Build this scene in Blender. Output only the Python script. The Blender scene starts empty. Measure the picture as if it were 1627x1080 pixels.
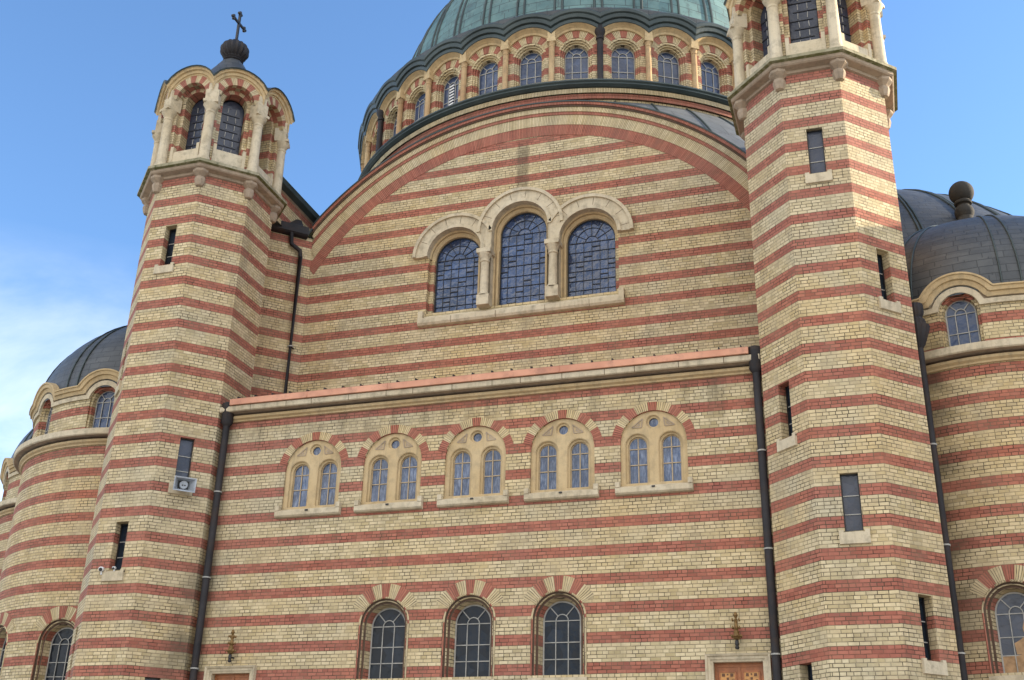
import bpy, bmesh, math, random
from math import sin, cos, tan, pi, sqrt, radians, asin, acos, atan2, hypot
from mathutils import Vector, Matrix
from mathutils.geometry import tessellate_polygon
random.seed(7)
SC = bpy.context.scene
COL = SC.collection

# ------------------------------------------------------------------ camera
cd = bpy.data.cameras.new('camera'); cam = bpy.data.objects.new('camera', cd); COL.objects.link(cam)
yaw, pit, rol = radians(-18.497), radians(23.937), radians(1.455)
fw = Vector((sin(yaw)*cos(pit), cos(yaw)*cos(pit), sin(pit)))
rt = Vector((cos(yaw), -sin(yaw), 0)); up = rt.cross(fw)
r2 = rt*cos(rol)+up*sin(rol); u2 = up*cos(rol)-rt*sin(rol)
M = Matrix((r2, u2, -fw)).transposed().to_4x4(); M.translation = (8.532, -23.102, 1.35)
cam.matrix_world = M
cd.sensor_width = 36; cd.lens = 36*1811.63/1627; cd.clip_end = 3000; cd.clip_start = .1
SC.camera = cam

# ------------------------------------------------------------------ light
SUN_EL, SUN_AZ = radians(20), atan2(.88, .475)          # azimuth measured from +Y towards +X
W = bpy.data.worlds.new('World'); SC.world = W; W.use_nodes = True
nt = W.node_tree; nt.nodes.clear()
def N(t, typ, **kw):
    n = t.nodes.new(typ)
    for k, v in kw.items():
        if k.startswith('i_'):
            n.inputs[int(k[2:]) if k[2:].isdigit() else k[2:].replace('_', ' ')].default_value = v
        else: setattr(n, k, v)
    return n
def L(t, a, b): t.links.new(a, b)
def math_(t, op, a, b=None, clamp=False):
    n = N(t, 'ShaderNodeMath', operation=op); n.use_clamp = clamp
    for i, x in enumerate((a, b)):
        if x is None: continue
        if isinstance(x, (int, float)): n.inputs[i].default_value = x
        else: L(t, x, n.inputs[i])
    return n.outputs[0]
def mix(t, f, a, b, blend='MIX'):
    n = N(t, 'ShaderNodeMix', data_type='RGBA', blend_type=blend)
    for s, x in ((n.inputs[0], f), (n.inputs[6], a), (n.inputs[7], b)):
        if isinstance(x, (int, float)): s.default_value = x
        elif isinstance(x, tuple): s.default_value = (*x, 1)
        else: L(t, x, s)
    return n.outputs[2]
def ramp(t, f, lo, hi):
    n = N(t, 'ShaderNodeMapRange'); n.inputs[1].default_value = lo; n.inputs[2].default_value = hi
    L(t, f, n.inputs[0]); return n.outputs[0]
sky = N(nt, 'ShaderNodeTexSky', sky_type='NISHITA', sun_disc=False, sun_elevation=SUN_EL, sun_rotation=SUN_AZ,
        altitude=400, air_density=1.0, dust_density=.35, ozone_density=3.0)
tc = N(nt, 'ShaderNodeTexCoord'); sp = N(nt, 'ShaderNodeSeparateXYZ'); L(nt, tc.outputs['Generated'], sp.inputs[0])
mp = N(nt, 'ShaderNodeMapping'); mp.inputs['Scale'].default_value = (1.3, 1.3, 3.4); mp.inputs['Rotation'].default_value = (0, .25, .5)
L(nt, tc.outputs['Generated'], mp.inputs[0])
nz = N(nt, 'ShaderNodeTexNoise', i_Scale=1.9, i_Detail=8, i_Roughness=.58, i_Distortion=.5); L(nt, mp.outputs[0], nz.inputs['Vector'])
# wisps low in the west, an added unseen bright bank behind the camera to light the facade
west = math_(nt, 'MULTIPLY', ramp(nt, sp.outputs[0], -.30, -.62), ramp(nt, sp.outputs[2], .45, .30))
fill_bank = ramp(nt, sp.outputs[1], .1, -.45)
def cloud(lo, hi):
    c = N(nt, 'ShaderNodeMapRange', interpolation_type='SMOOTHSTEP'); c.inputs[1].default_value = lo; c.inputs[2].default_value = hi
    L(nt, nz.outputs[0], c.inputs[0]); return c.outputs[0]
cl = math_(nt, 'MAXIMUM', math_(nt, 'MULTIPLY', west, math_(nt, 'MULTIPLY', cloud(.36, .68), .52)), math_(nt, 'MULTIPLY', fill_bank, cloud(.30, .62)))
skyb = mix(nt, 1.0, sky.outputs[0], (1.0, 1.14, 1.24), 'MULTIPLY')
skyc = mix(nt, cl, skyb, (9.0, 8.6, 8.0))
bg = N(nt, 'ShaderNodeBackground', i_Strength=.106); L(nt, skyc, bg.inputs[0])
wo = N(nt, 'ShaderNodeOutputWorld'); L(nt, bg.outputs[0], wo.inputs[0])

sd = bpy.data.lights.new('sun', 'SUN'); sd.energy = 4.2; sd.angle = radians(.5); sd.color = (1, .84, .62)
so = bpy.data.objects.new('sun', sd); COL.objects.link(so)
sdir = Vector((sin(SUN_AZ)*cos(SUN_EL), cos(SUN_AZ)*cos(SUN_EL), sin(SUN_EL)))
so.rotation_euler = sdir.to_track_quat('Z', 'Y').to_euler(); so.location = sdir*100

SC.view_settings.view_transform = 'Standard'; SC.view_settings.look = 'None'
SC.view_settings.gamma = 1; SC.view_settings.exposure = 1.40

# ------------------------------------------------------------------ materials
def new_mat(name):
    m = bpy.data.materials.new(name); m.use_nodes = True; t = m.node_tree
    return m, t, t.nodes['Principled BSDF']
def bump(t, b, h, strength=.5, dist=.02):
    n = N(t, 'ShaderNodeBump', i_Strength=strength, i_Distance=dist); L(t, h, n.inputs['Height']); L(t, n.outputs[0], b.inputs['Normal'])
def noise(t, scale, detail=4, vec=None, rough=.55, dist=0):
    n = N(t, 'ShaderNodeTexNoise', i_Scale=scale, i_Detail=detail, i_Roughness=rough, i_Distortion=dist)
    if vec is not None: L(t, vec, n.inputs['Vector'])
    return n.outputs[0]
def brick_mat(name, mode, bw=.20, rh=.075, ms=.0078, off=.5):
    m, t, b = new_mat(name)
    tc = N(t, 'ShaderNodeTexCoord'); uv = tc.outputs['UV']; ob = tc.outputs['Object']
    wob = N(t, 'ShaderNodeVectorMath', operation='MULTIPLY_ADD')
    nn = N(t, 'ShaderNodeTexNoise', i_Scale=9, i_Detail=2); L(t, ob, nn.inputs['Vector'])
    L(t, nn.outputs['Color'], wob.inputs[0]); wob.inputs[1].default_value = (.012, .009, 0); L(t, uv, wob.inputs[2])
    br = N(t, 'ShaderNodeTexBrick', offset=off, offset_frequency=2, squash=.62, squash_frequency=3)
    L(t, wob.outputs[0], br.inputs['Vector'])
    for k, v in (('Color1', (0, 0, 0, 1)), ('Color2', (1, 1, 1, 1)), ('Mortar', (.5, .5, .5, 1)), ('Scale', 1.0), ('Mortar Size', ms),
                 ('Mortar Smooth', .25), ('Bias', 0.0), ('Brick Width', bw), ('Row Height', rh)): br.inputs[k].default_value = v
    rnd = br.outputs['Color']; mort = br.outputs['Fac']
    n1 = noise(t, .33, 5, ob); n2 = noise(t, 1.7, 6, ob, .65); n3 = noise(t, 14, 3, ob); n4 = noise(t, .7, 3, ob, .5, .6)
    yel = mix(t, rnd, (.44, .352, .19), (.72, .60, .385))
    yel = mix(t, ramp(t, n1, .35, .68), yel, mix(t, .6, yel, (.60, .42, .19)))
    yel = mix(t, math_(t, 'MULTIPLY', ramp(t, n4, .5, .75), .55), yel, (.44, .40, .29))
    red = mix(t, rnd, (.30, .10, .066), (.46, .175, .115))
    red = mix(t, math_(t, 'MULTIPLY', ramp(t, n4, .45, .8), .45), red, (.29, .105, .09))
    red = mix(t, math_(t, 'MULTIPLY', ramp(t, n1, .5, .75), .4), red, (.52, .19, .10))
    n6 = noise(t, .16, 4, ob, .6, .4)
    yel = mix(t, math_(t, 'MULTIPLY', ramp(t, n6, .46, .66), .6), yel, mix(t, .6, yel, (.46, .44, .36)))
    yel = mix(t, math_(t, 'MULTIPLY', ramp(t, rnd, .84, .98), .5), yel, (.30, .225, .12))
    red = mix(t, math_(t, 'MULTIPLY', ramp(t, n6, .5, .68), .45), red, (.36, .165, .135))
    red = mix(t, math_(t, 'MULTIPLY', ramp(t, rnd, .86, .98), .5), red, (.18, .06, .05))
    if mode == 'stripe':
        s = N(t, 'ShaderNodeSeparateXYZ'); L(t, wob.outputs[0], s.inputs[0])
        fr = math_(t, 'FRACT', math_(t, 'MULTIPLY', math_(t, 'ADD', s.outputs[1], 60.0), 1/.6))
        c = mix(t, math_(t, 'GREATER_THAN', fr, .625), yel, red)
    else: c = yel if mode == 'yellow' else red
    mp = N(t, 'ShaderNodeMapping'); mp.inputs['Scale'].default_value = (2.6, 2.6, .22); L(t, ob, mp.inputs[0])
    n5 = noise(t, 1, 6, mp.outputs[0], .62)
    c = mix(t, math_(t, 'MULTIPLY', ramp(t, n2, .45, .78), .45), c, mix(t, .68, c, (.10, .085, .065)))
    c = mix(t, math_(t, 'MULTIPLY', ramp(t, n5, .55, .78), .45), c, mix(t, .75, c, (.13, .105, .06)))
    # soot with a place of its own: above the triple window, on the right chapel by the pipe, on the left tower by the pipe
    if mode == 'stripe':
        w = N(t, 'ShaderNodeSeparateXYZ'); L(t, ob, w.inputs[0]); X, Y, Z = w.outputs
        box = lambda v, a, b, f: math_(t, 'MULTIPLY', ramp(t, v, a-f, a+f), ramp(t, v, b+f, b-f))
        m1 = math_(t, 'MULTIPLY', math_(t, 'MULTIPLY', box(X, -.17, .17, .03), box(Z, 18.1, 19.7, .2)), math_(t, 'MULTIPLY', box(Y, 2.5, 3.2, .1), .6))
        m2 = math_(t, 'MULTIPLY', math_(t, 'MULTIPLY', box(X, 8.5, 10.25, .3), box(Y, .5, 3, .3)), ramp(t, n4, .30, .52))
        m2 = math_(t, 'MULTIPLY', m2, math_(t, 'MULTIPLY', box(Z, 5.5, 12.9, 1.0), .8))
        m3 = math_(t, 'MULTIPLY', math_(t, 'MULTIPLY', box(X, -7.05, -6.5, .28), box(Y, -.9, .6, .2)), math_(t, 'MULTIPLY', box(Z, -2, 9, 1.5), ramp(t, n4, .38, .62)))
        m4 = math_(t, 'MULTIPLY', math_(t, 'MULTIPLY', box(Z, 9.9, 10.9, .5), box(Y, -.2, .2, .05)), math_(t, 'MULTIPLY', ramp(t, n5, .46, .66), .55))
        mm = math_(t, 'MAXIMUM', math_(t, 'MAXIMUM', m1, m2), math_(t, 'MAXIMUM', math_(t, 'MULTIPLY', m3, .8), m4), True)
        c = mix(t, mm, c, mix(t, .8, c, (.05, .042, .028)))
    c = mix(t, .35, c, mix(t, n3, (.25, .25, .25), (.75, .75, .75)), 'OVERLAY')
    mc = mix(t, ramp(t, n2, .42, .75), (.028, .022, .015), (.19, .15, .095))
    n7 = noise(t, 2.3, 4, ob, .6)
    mf = math_(t, 'MULTIPLY', mort, math_(t, 'ADD', math_(t, 'MULTIPLY', ramp(t, n7, .36, .62), .62), .38))
    c = mix(t, mf, c, mc); L(t, c, b.inputs['Base Color'])
    b.inputs['Roughness'].default_value = .82; b.inputs['Specular IOR Level'].default_value = .25
    h = math_(t, 'ADD', math_(t, 'MULTIPLY', mort, -1.0), math_(t, 'MULTIPLY', n3, .5))
    bump(t, b, h, .6, .012)
    return m
def stone_mat(name, c1, c2, dirt=(.13, .11, .08), damt=.5, moss=None):
    m, t, b = new_mat(name); ob = N(t, 'ShaderNodeNewGeometry').outputs['Position']
    n1 = noise(t, .9, 5, ob); n2 = noise(t, 5.5, 6, ob, .65); n3 = noise(t, 40, 3, ob)
    c = mix(t, ramp(t, n1, .3, .7), c1, c2)
    c = mix(t, math_(t, 'MULTIPLY', ramp(t, n2, .48, .72), damt), c, dirt)
    mp = N(t, 'ShaderNodeMapping'); mp.inputs['Scale'].default_value = (7, 7, .8); L(t, ob, mp.inputs[0])
    c = mix(t, math_(t, 'MULTIPLY', ramp(t, noise(t, 1, 5, mp.outputs[0], .65), .5, .72), .55), c, mix(t, .6, c, dirt))
    if moss:
        nm = N(t, 'ShaderNodeNewGeometry'); s = N(t, 'ShaderNodeSeparateXYZ'); L(t, nm.outputs['Normal'], s.inputs[0])
        f = math_(t, 'MULTIPLY', ramp(t, math_(t, 'ABSOLUTE', s.outputs[2]), .25, .6), ramp(t, noise(t, 6, 5, ob, .7), .36, .55))
        c = mix(t, f, c, moss)
    c = mix(t, .2, c, mix(t, n3, (.2, .2, .2), (.8, .8, .8)), 'OVERLAY')
    L(t, c, b.inputs['Base Color']); b.inputs['Roughness'].default_value = .85; b.inputs['Specular IOR Level'].default_value = .25
    bump(t, b, math_(t, 'ADD', n2, math_(t, 'MULTIPLY', n3, .3)), .35, .02)
    return m
def metal_mat(name, c1, c2, rough=.5, met=.3, sheet=None, dirt=None, spec=.5):
    m, t, b = new_mat(name); tc = N(t, 'ShaderNodeTexCoord'); ob = tc.outputs['Object']
    n1 = noise(t, 1.1, 6, ob, .62); n2 = noise(t, 7, 4, ob)
    f = ramp(t, n1, .32, .68)
    h = n2
    if sheet:
        br = N(t, 'ShaderNodeTexBrick', offset=.5); L(t, tc.outputs['UV'], br.inputs['Vector'])
        for k, v in (('Color1', (0, 0, 0, 1)), ('Color2', (1, 1, 1, 1)), ('Mortar', (.5, .5, .5, 1)), ('Scale', 1.0), ('Mortar Size', .012),
                     ('Mortar Smooth', .3), ('Brick Width', sheet[0]), ('Row Height', sheet[1])): br.inputs[k].default_value = v
        f = math_(t, 'ADD', math_(t, 'MULTIPLY', f, .62), math_(t, 'MULTIPLY', br.outputs['Color'], .38))
    c = mix(t, f, c1, c2)
    if dirt: c = mix(t, math_(t, 'MULTIPLY', ramp(t, noise(t, 3, 6, ob, .7), .5, .72), .7), c, dirt)
    if sheet:
        c = mix(t, math_(t, 'MULTIPLY', br.outputs['Fac'], .75), c, (.015, .018, .02))
        h = math_(t, 'SUBTRACT', math_(t, 'MULTIPLY', n1, .6), br.outputs['Fac'])
    L(t, c, b.inputs['Base Color'])
    L(t, math_(t, 'ADD', math_(t, 'MULTIPLY', n2, .25), rough-.12), b.inputs['Roughness'])
    b.inputs['Metallic'].default_value = met; b.inputs['Specular IOR Level'].default_value = spec
    bump(t, b, h, .3, .02)
    return m
def glass_mat(name, c1, c2, scale=4, rough=.1, ior=1.9, veil=None):
    m, t, b = new_mat(name); ob = N(t, 'ShaderNodeNewGeometry').outputs['Position']
    vo = N(t, 'ShaderNodeTexVoronoi', i_Scale=scale*1.3, feature='F1'); L(t, ob, vo.inputs['Vector'])
    s = N(t, 'ShaderNodeSeparateColor'); L(t, vo.outputs['Color'], s.inputs[0])
    c = mix(t, s.outputs[0], c1, c2)
    if veil:
        mp = N(t, 'ShaderNodeMapping'); mp.inputs['Scale'].default_value = (26, 26, 5); L(t, ob, mp.inputs[0])
        v = noise(t, 1, 5, mp.outputs[0], .7); c = mix(t, ramp(t, v, .45, .68), c, veil)
    L(t, c, b.inputs['Base Color']); b.inputs['Roughness'].default_value = rough; b.inputs['IOR'].default_value = ior; b.inputs['Specular IOR Level'].default_value = .5 if ior > 1.4 else .3
    n = noise(t, scale*1.6, 3, ob); bump(t, b, math_(t, 'ADD', n, math_(t, 'MULTIPLY', s.outputs[1], .4)), .35, .06)
    c2 = mix(t, ramp(t, noise(t, .8, 4, ob, .6), .35, .65), mix(t, .45, c, (.004, .006, .010)), c); L(t, c2, b.inputs['Base Color'])
    return m
def plain_mat(name, c, rough=.6, met=0, var=.25):
    m, t, b = new_mat(name); ob = N(t, 'ShaderNodeTexCoord').outputs['Object']
    n = noise(t, 6, 5, ob, .65); d = tuple(x*(1-var) for x in c); e = tuple(min(1, x*(1+var)) for x in c)
    L(t, mix(t, ramp(t, n, .3, .7), d, e), b.inputs['Base Color']); b.inputs['Roughness'].default_value = rough; b.inputs['Metallic'].default_value = met
    bump(t, b, n, .15, .01)
    return m
BR = brick_mat('striped_brick', 'stripe')
SY = brick_mat('soldier_yellow_brick', 'yellow', bw=.075, rh=.5, ms=.0065, off=0)
SR = brick_mat('soldier_red_brick', 'red', bw=.075, rh=.5, ms=.0065, off=0)
ST = stone_mat('cream_stone', (.50, .41, .27), (.60, .52, .38))
SG = stone_mat('golden_stone', (.46, .33, .17), (.56, .43, .25), damt=.35)
SB = stone_mat('brown_stone', (.36, .22, .11), (.50, .36, .20), damt=.5)
SM = stone_mat('mossy_stone', (.24, .22, .13), (.42, .37, .27), dirt=(.07, .075, .03), damt=.95, moss=(.13, .13, .05))
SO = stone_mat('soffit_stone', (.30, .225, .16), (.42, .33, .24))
CU = metal_mat('new_copper', (.44, .20, .125), (.60, .30, .19), .45, .45, dirt=(.26, .13, .09))
PA = metal_mat('copper_patina', (.05, .115, .125), (.15, .26, .25), .6, .1, (.7, .34), dirt=(.045, .058, .062))
DK = metal_mat('dark_sheet', (.036, .041, .047), (.085, .09, .092), .5, .2, (.5, .2), dirt=(.04, .045, .05))
DG = metal_mat('dark_green_sheet', (.022, .035, .036), (.05, .068, .066), .5, .2)
SL = metal_mat('pale_sheet', (.09, .105, .12), (.18, .195, .205), .55, .15, (1.3, .7), dirt=(.08, .08, .08))
PI = metal_mat('pipe_paint', (.016, .015, .017), (.034, .031, .033), .6, .0, dirt=(.05, .03, .02), spec=.25)
GR = plain_mat('joint_and_shade_line', (.09, .055, .035), .9)  # dark joints and grooves; also the painted shadow line in cornice recesses
LE = plain_mat('lead_came', (.018, .019, .024), .6)
WB = plain_mat('pale_window_bar', (.34, .33, .30), .6)
GB = plain_mat('gold_window_bar', (.40, .30, .18), .5)
GU = glass_mat('blue_leaded_glass', (.018, .036, .090), (.048, .088, .20), 3.0, .1, 1.75)
GD = glass_mat('dark_glass', (.008, .012, .018), (.020, .030, .045), 3, .08, 1.38)
GS = glass_mat('sky_glass', (.035, .055, .11), (.06, .09, .17), 3, .15, 1.5)
GC = glass_mat('curtained_glass', (.020, .040, .095), (.04, .075, .16), 2, .12, 1.6, veil=(.20, .25, .36))
GV = glass_mat('grey_glass', (.034, .042, .066), (.06, .07, .10), 3, .2, 1.45)
BD = plain_mat('window_board', (.36, .22, .11), .7, 0, .35)
WO = plain_mat('door_wood', (.34, .115, .035), .5, 0, .3)
WC = plain_mat('carved_wood', (.50, .24, .07), .5, 0, .4)
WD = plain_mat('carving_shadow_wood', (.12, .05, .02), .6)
BZ = metal_mat('gilded_bronze', (.13, .075, .028), (.30, .18, .065), .45, .6)
BK = plain_mat('black_iron', (.016, .015, .015), .5)
GP = plain_mat('grey_plastic', (.36, .39, .43), .45)
WP = plain_mat('white_plastic', (.75, .75, .74), .4, 0, .05)
FS = stone_mat('finial_metal', (.030, .030, .029), (.06, .054, .045), dirt=(.02, .02, .02), damt=.5)
PV = stone_mat('paving', (.30, .28, .25), (.40, .38, .34), damt=.3)

# ------------------------------------------------------------------ mesh helpers
class MB:
    def __init__(s): s.v = []; s.f = []; s.uv = []; s.m = []; s.mats = []
    def mi(s, m):
        if m not in s.mats: s.mats.append(m)
        return s.mats.index(m)
    def face(s, pts, m, uvs=None):
        b = len(s.v); s.v += [tuple(p) for p in pts]; s.f.append(tuple(range(b, b+len(pts)))); s.m.append(s.mi(m))
        s.uv += list(uvs) if uvs else [(p[0]+p[1], p[2]) for p in pts]
    def box(s, c, h, m, R=None):
        P = []
        for i in range(8):
            q = Vector(((1 if i & 1 else -1)*h[0], (1 if i & 2 else -1)*h[1], (1 if i & 4 else -1)*h[2]))
            P.append((R @ q if R else q)+Vector(c))
        for f in ((0, 2, 3, 1), (4, 5, 7, 6), (0, 1, 5, 4), (2, 6, 7, 3), (0, 4, 6, 2), (1, 3, 7, 5)): s.face([P[i] for i in f], m)
    def build(s, name, parent=None, smooth=False, loc=None, merge=False):
        me = bpy.data.meshes.new(name); me.from_pydata(s.v, [], s.f)
        for m in s.mats: me.materials.append(m)
        me.polygons.foreach_set('material_index', s.m)
        l = me.uv_layers.new(name='UVMap'); l.data.foreach_set('uv', [x for u in s.uv for x in u])
        if smooth or merge:
            bm = bmesh.new(); bm.from_mesh(me); bmesh.ops.remove_doubles(bm, verts=bm.verts, dist=.0008)
            if smooth:
                for f in bm.faces: f.smooth = True
                for e in bm.edges:
                    if len(e.link_faces) == 2 and e.calc_face_angle(0) > .6: e.smooth = False
            bm.to_mesh(me); bm.free()
        me.update()
        o = bpy.data.objects.new(name, me); COL.objects.link(o); o.parent = parent
        if loc: o.location = loc
        return o
def empty(name, loc, parent=None):
    o = bpy.data.objects.new(name, None); COL.objects.link(o); o.location = loc; o.parent = parent; o.empty_display_size = .3; return o
def tag(o, label=None, cat=None, group=None, kind=None):
    for k, v in (('label', label), ('category', cat), ('group', group), ('kind', kind)):
        if v: o[k] = v
    return o
def copy(o, loc, parent, kids=True):
    c = o.copy(); COL.objects.link(c); c.parent = parent; c.location = loc
    if kids:
        for k in o.children: copy(k, k.location, c)
    return c
def plane_fn(P0, n, ux=None):
    P0 = Vector(P0); n = Vector(n).normalized(); ux = Vector(ux) if ux else Vector((-n.y, n.x, 0))
    f = lambda u, z, d=0: P0+ux*u+n*d+Vector((0, 0, z))
    f.curved = False; f.umax = None; return f
def cyl_fn(cx, cy, R, a0=0.0):
    f = lambda u, z, d=0: Vector((cx+(R+d)*sin(a0+u/R), cy-(R+d)*cos(a0+u/R), z))
    f.curved = True; f.umax = None; return f
class Op:          # an opening: arch (zsp = springing) or rect (zsp None, top)
    def __init__(s, u, hw, zs, zsp=None, top=None): s.u, s.hw, s.zs, s.zsp, s.top = u, hw, zs, zsp, top
    def hi(s, u):
        if s.zsp is None: return s.top
        return s.zsp+sqrt(max(0, s.hw**2-(u-s.u)**2))
    def outline(s, off=0, n=20, zoff=0):
        hw = s.hw+off; z0 = s.zs-zoff
        if s.zsp is None: return [(s.u-hw, z0), (s.u-hw, s.top+off), (s.u+hw, s.top+off), (s.u+hw, z0)]
        return [(s.u-hw, z0)]+[(s.u-hw*cos(pi*i/n), s.zsp+hw*sin(pi*i/n)) for i in range(n+1)]+[(s.u+hw, z0)]
def wall(mb, fn, u0, u1, z0, z1, ops, m, du=None, u_uv=0, jamb=None):
    us = {u0, u1}
    if du:
        n = max(1, int(math.ceil((u1-u0)/du))); us |= {u0+(u1-u0)*i/n for i in range(n+1)}
    for o in ops:
        us |= {o.u-o.hw, o.u+o.hw}
        if o.zsp is not None: us |= {o.u-o.hw*cos(pi*i/20) for i in range(21)}
    us = sorted(u for u in us if u0-1e-6 <= u <= u1+1e-6); q = [us[0]]
    for u in us[1:]:
        if u-q[-1] > 1e-5: q.append(u)
    zt = z1 if callable(z1) else (lambda u: z1)
    for a, b in zip(q, q[1:]):
        mid = (a+b)/2; act = sorted([o for o in ops if abs(mid-o.u) < o.hw], key=lambda o: o.zs)
        la, lb = z0, z0
        segs = []
        for o in act: segs.append((la, lb, o.zs, o.zs)); la, lb = o.hi(a), o.hi(b)
        segs.append((la, lb, zt(a), zt(b)))
        for (p, r, s_, t_) in segs:
            if s_-p < 1e-5 and t_-r < 1e-5: continue
            mb.face([fn(a, p), fn(b, r), fn(b, t_), fn(a, s_)], m, [(a+u_uv, p), (b+u_uv, r), (b+u_uv, t_), (a+u_uv, s_)])
def sweep(mb, fn, lines, m, u_uv=0):
    """lines: list of (outline points, depth); joins consecutive rings; m one material or a list"""
    acc = 0
    for k in range(len(lines)-1):
        (A, da), (B, db) = lines[k], lines[k+1]; mm = m[k] if isinstance(m, list) else m
        w = max(.01, hypot(A[0][0]-B[0][0], da-db))
        for i in range(len(A)-1):
            p = [fn(*A[i], da), fn(*A[i+1], da), fn(*B[i+1], db), fn(*B[i], db)]
            mb.face(p, mm, [(u_uv+acc+.03, A[i][1]), (u_uv+acc+.03, A[i+1][1]), (u_uv+acc+w+.03, B[i+1][1]), (u_uv+acc+w+.03, B[i][1])])
        acc += w
def reveal(mb, fn, op, prof, m, n=20, sill=True):
    sweep(mb, fn, [(op.outline(o, n), d) for o, d in prof], m, op.u)
    if sill:
        pts = [(op.u-(op.hw+o), d) for o, d in prof]; pr = [(op.u+(op.hw+o), d) for o, d in prof]
        for k in range(len(pts)-1):
            mb.face([fn(pts[k][0], op.zs, pts[k][1]), fn(pr[k][0], op.zs, pr[k][1]), fn(pr[k+1][0], op.zs, pr[k+1][1]), fn(pts[k+1][0], op.zs, pts[k+1][1])],
                    m[k] if isinstance(m, list) else m)
def pane(mb, fn, op, d, m, off=0, n=20):
    o = op.outline(off, n); c = (op.u, op.zs+(o[1][1]-op.zs)*.5)
    mb.face([fn(u, z, d) for u, z in o], m, o)
def bar(mb, fn, a, b, w, d, t, m):
    """flat bar from a to b (u,z) in the window plane, width w, depth d outward by t"""
    dx, dz = b[0]-a[0], b[1]-a[1]; l = hypot(dx, dz) or 1; nx, nz_ = -dz/l*w/2, dx/l*w/2
    q = [(a[0]+nx, a[1]+nz_), (b[0]+nx, b[1]+nz_), (b[0]-nx, b[1]-nz_), (a[0]-nx, a[1]-nz_)]
    mb.face([fn(u, z, d+t) for u, z in q], m)
    for i in range(4):
        p, r = q[i], q[(i+1) % 4]; mb.face([fn(*p, d), fn(*r, d), fn(*r, d+t), fn(*p, d+t)], m)
def arcbar(mb, fn, c, r, a0, a1, w, d, t, m, n=10):
    P = [(c[0]+r*sin(a0+(a1-a0)*i/n), c[1]+r*cos(a0+(a1-a0)*i/n)) for i in range(n+1)]
    for p, q in zip(P, P[1:]): bar(mb, fn, p, q, w, d, t, m)
def arc_band(mb, fn, c, r0, r1, a0, a1, d0, d1, m, n=24, ends=False, clip=None, side=True):
    """ring sector (angles from vertical), face at depth d1 tied back to d0; UV runs along the arc. clip: |u-c| limit"""
    rm = (r0+r1)/2
    def P(a, r, d):
        u = r*sin(a)
        if clip is not None: u = max(-clip, min(clip, u))
        return fn(c[0]+u, c[1]+r*cos(a), d)
    for i in range(n):
        x, y = a0+(a1-a0)*i/n, a0+(a1-a0)*(i+1)/n
        uv = [(x*rm, .02), (y*rm, .02), (y*rm, .02+r1-r0), (x*rm, .02+r1-r0)]
        mb.face([P(x, r0, d1), P(y, r0, d1), P(y, r1, d1), P(x, r1, d1)], m, uv)
        if side:
            mb.face([P(x, r1, d1), P(y, r1, d1), P(y, r1, d0), P(x, r1, d0)], m, uv)
            mb.face([P(x, r0, d0), P(y, r0, d0), P(y, r0, d1), P(x, r0, d1)], m, uv)
    if ends:
        for a in (a0, a1): mb.face([P(a, r0, d0), P(a, r0, d1), P(a, r1, d1), P(a, r1, d0)], m)
def voussoirs(mb, fn, c, r0, r1, cuts, d=.006, clip=None):
    """cuts: half-angles in degrees of the alternating blocks from the crown, red first"""
    k = [0]+list(cuts); red = True
    for j in range(len(k)-1):
        m = SR if red else SY
        rng = [(-k[1], k[1])] if j == 0 else [(k[j], k[j+1]), (-k[j+1], -k[j])]
        for x, y in rng: arc_band(mb, fn, c, r0, r1, radians(x), radians(y), 0, d, m, max(2, int((y-x)/5)), clip=clip)
        red = not red
def extr(mb, fn, prof, u0, u1, m, du=None, ends=True, uvs=False):
    """horizontal moulding: prof = [(d,z)...] swept from u0 to u1"""
    n = max(1, int(math.ceil((u1-u0)/du))) if du else 1
    for k in range(len(prof)-1):
        mm = m[k] if isinstance(m, list) else m; (d0, z0), (d1, z1) = prof[k], prof[k+1]
        for i in range(n):
            a, b = u0+(u1-u0)*i/n, u0+(u1-u0)*(i+1)/n
            mb.face([fn(a, z0, d0), fn(b, z0, d0), fn(b, z1, d1), fn(a, z1, d1)], mm, [(a, .02), (b, .02), (b, .02+hypot(d1-d0, z1-z0)), (a, .02+hypot(d1-d0, z1-z0))])
    if ends:
        mm = m[0] if isinstance(m, list) else m
        for u in (u0, u1): mb.face([fn(u, z, d) for d, z in prof], mm)
def lathe(mb, c, prof, m, n=16, flute=0, a0=0, a1=2*pi, uvscale=1):
    """prof [(r,z)...] about a vertical axis at c"""
    s = 0
    for k in range(len(prof)-1):
        (r0, z0), (r1, z1) = prof[k], prof[k+1]; l = hypot(r1-r0, z1-z0); mm = m[k] if isinstance(m, list) else m
        for i in range(n):
            a, b = a0+(a1-a0)*i/n, a0+(a1-a0)*(i+1)/n
            fa = 1-flute*(i % 2); fb = 1-flute*((i+1) % 2)
            p = [(c[0]+r0*fa*sin(a), c[1]-r0*fa*cos(a), c[2]+z0), (c[0]+r0*fb*sin(b), c[1]-r0*fb*cos(b), c[2]+z0),
                 (c[0]+r1*fb*sin(b), c[1]-r1*fb*cos(b), c[2]+z1), (c[0]+r1*fa*sin(a), c[1]-r1*fa*cos(a), c[2]+z1)]
            rr = max(r0, r1); uv = [(a*rr, s), (b*rr, s), (b*rr, s+l), (a*rr, s+l)]
            if r1 < 1e-4: p, uv = p[:3], uv[:3]
            elif r0 < 1e-4: p, uv = [p[0], p[2], p[3]], [uv[0], uv[2], uv[3]]
            mb.face(p, mm, uv)
        s += l
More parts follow.
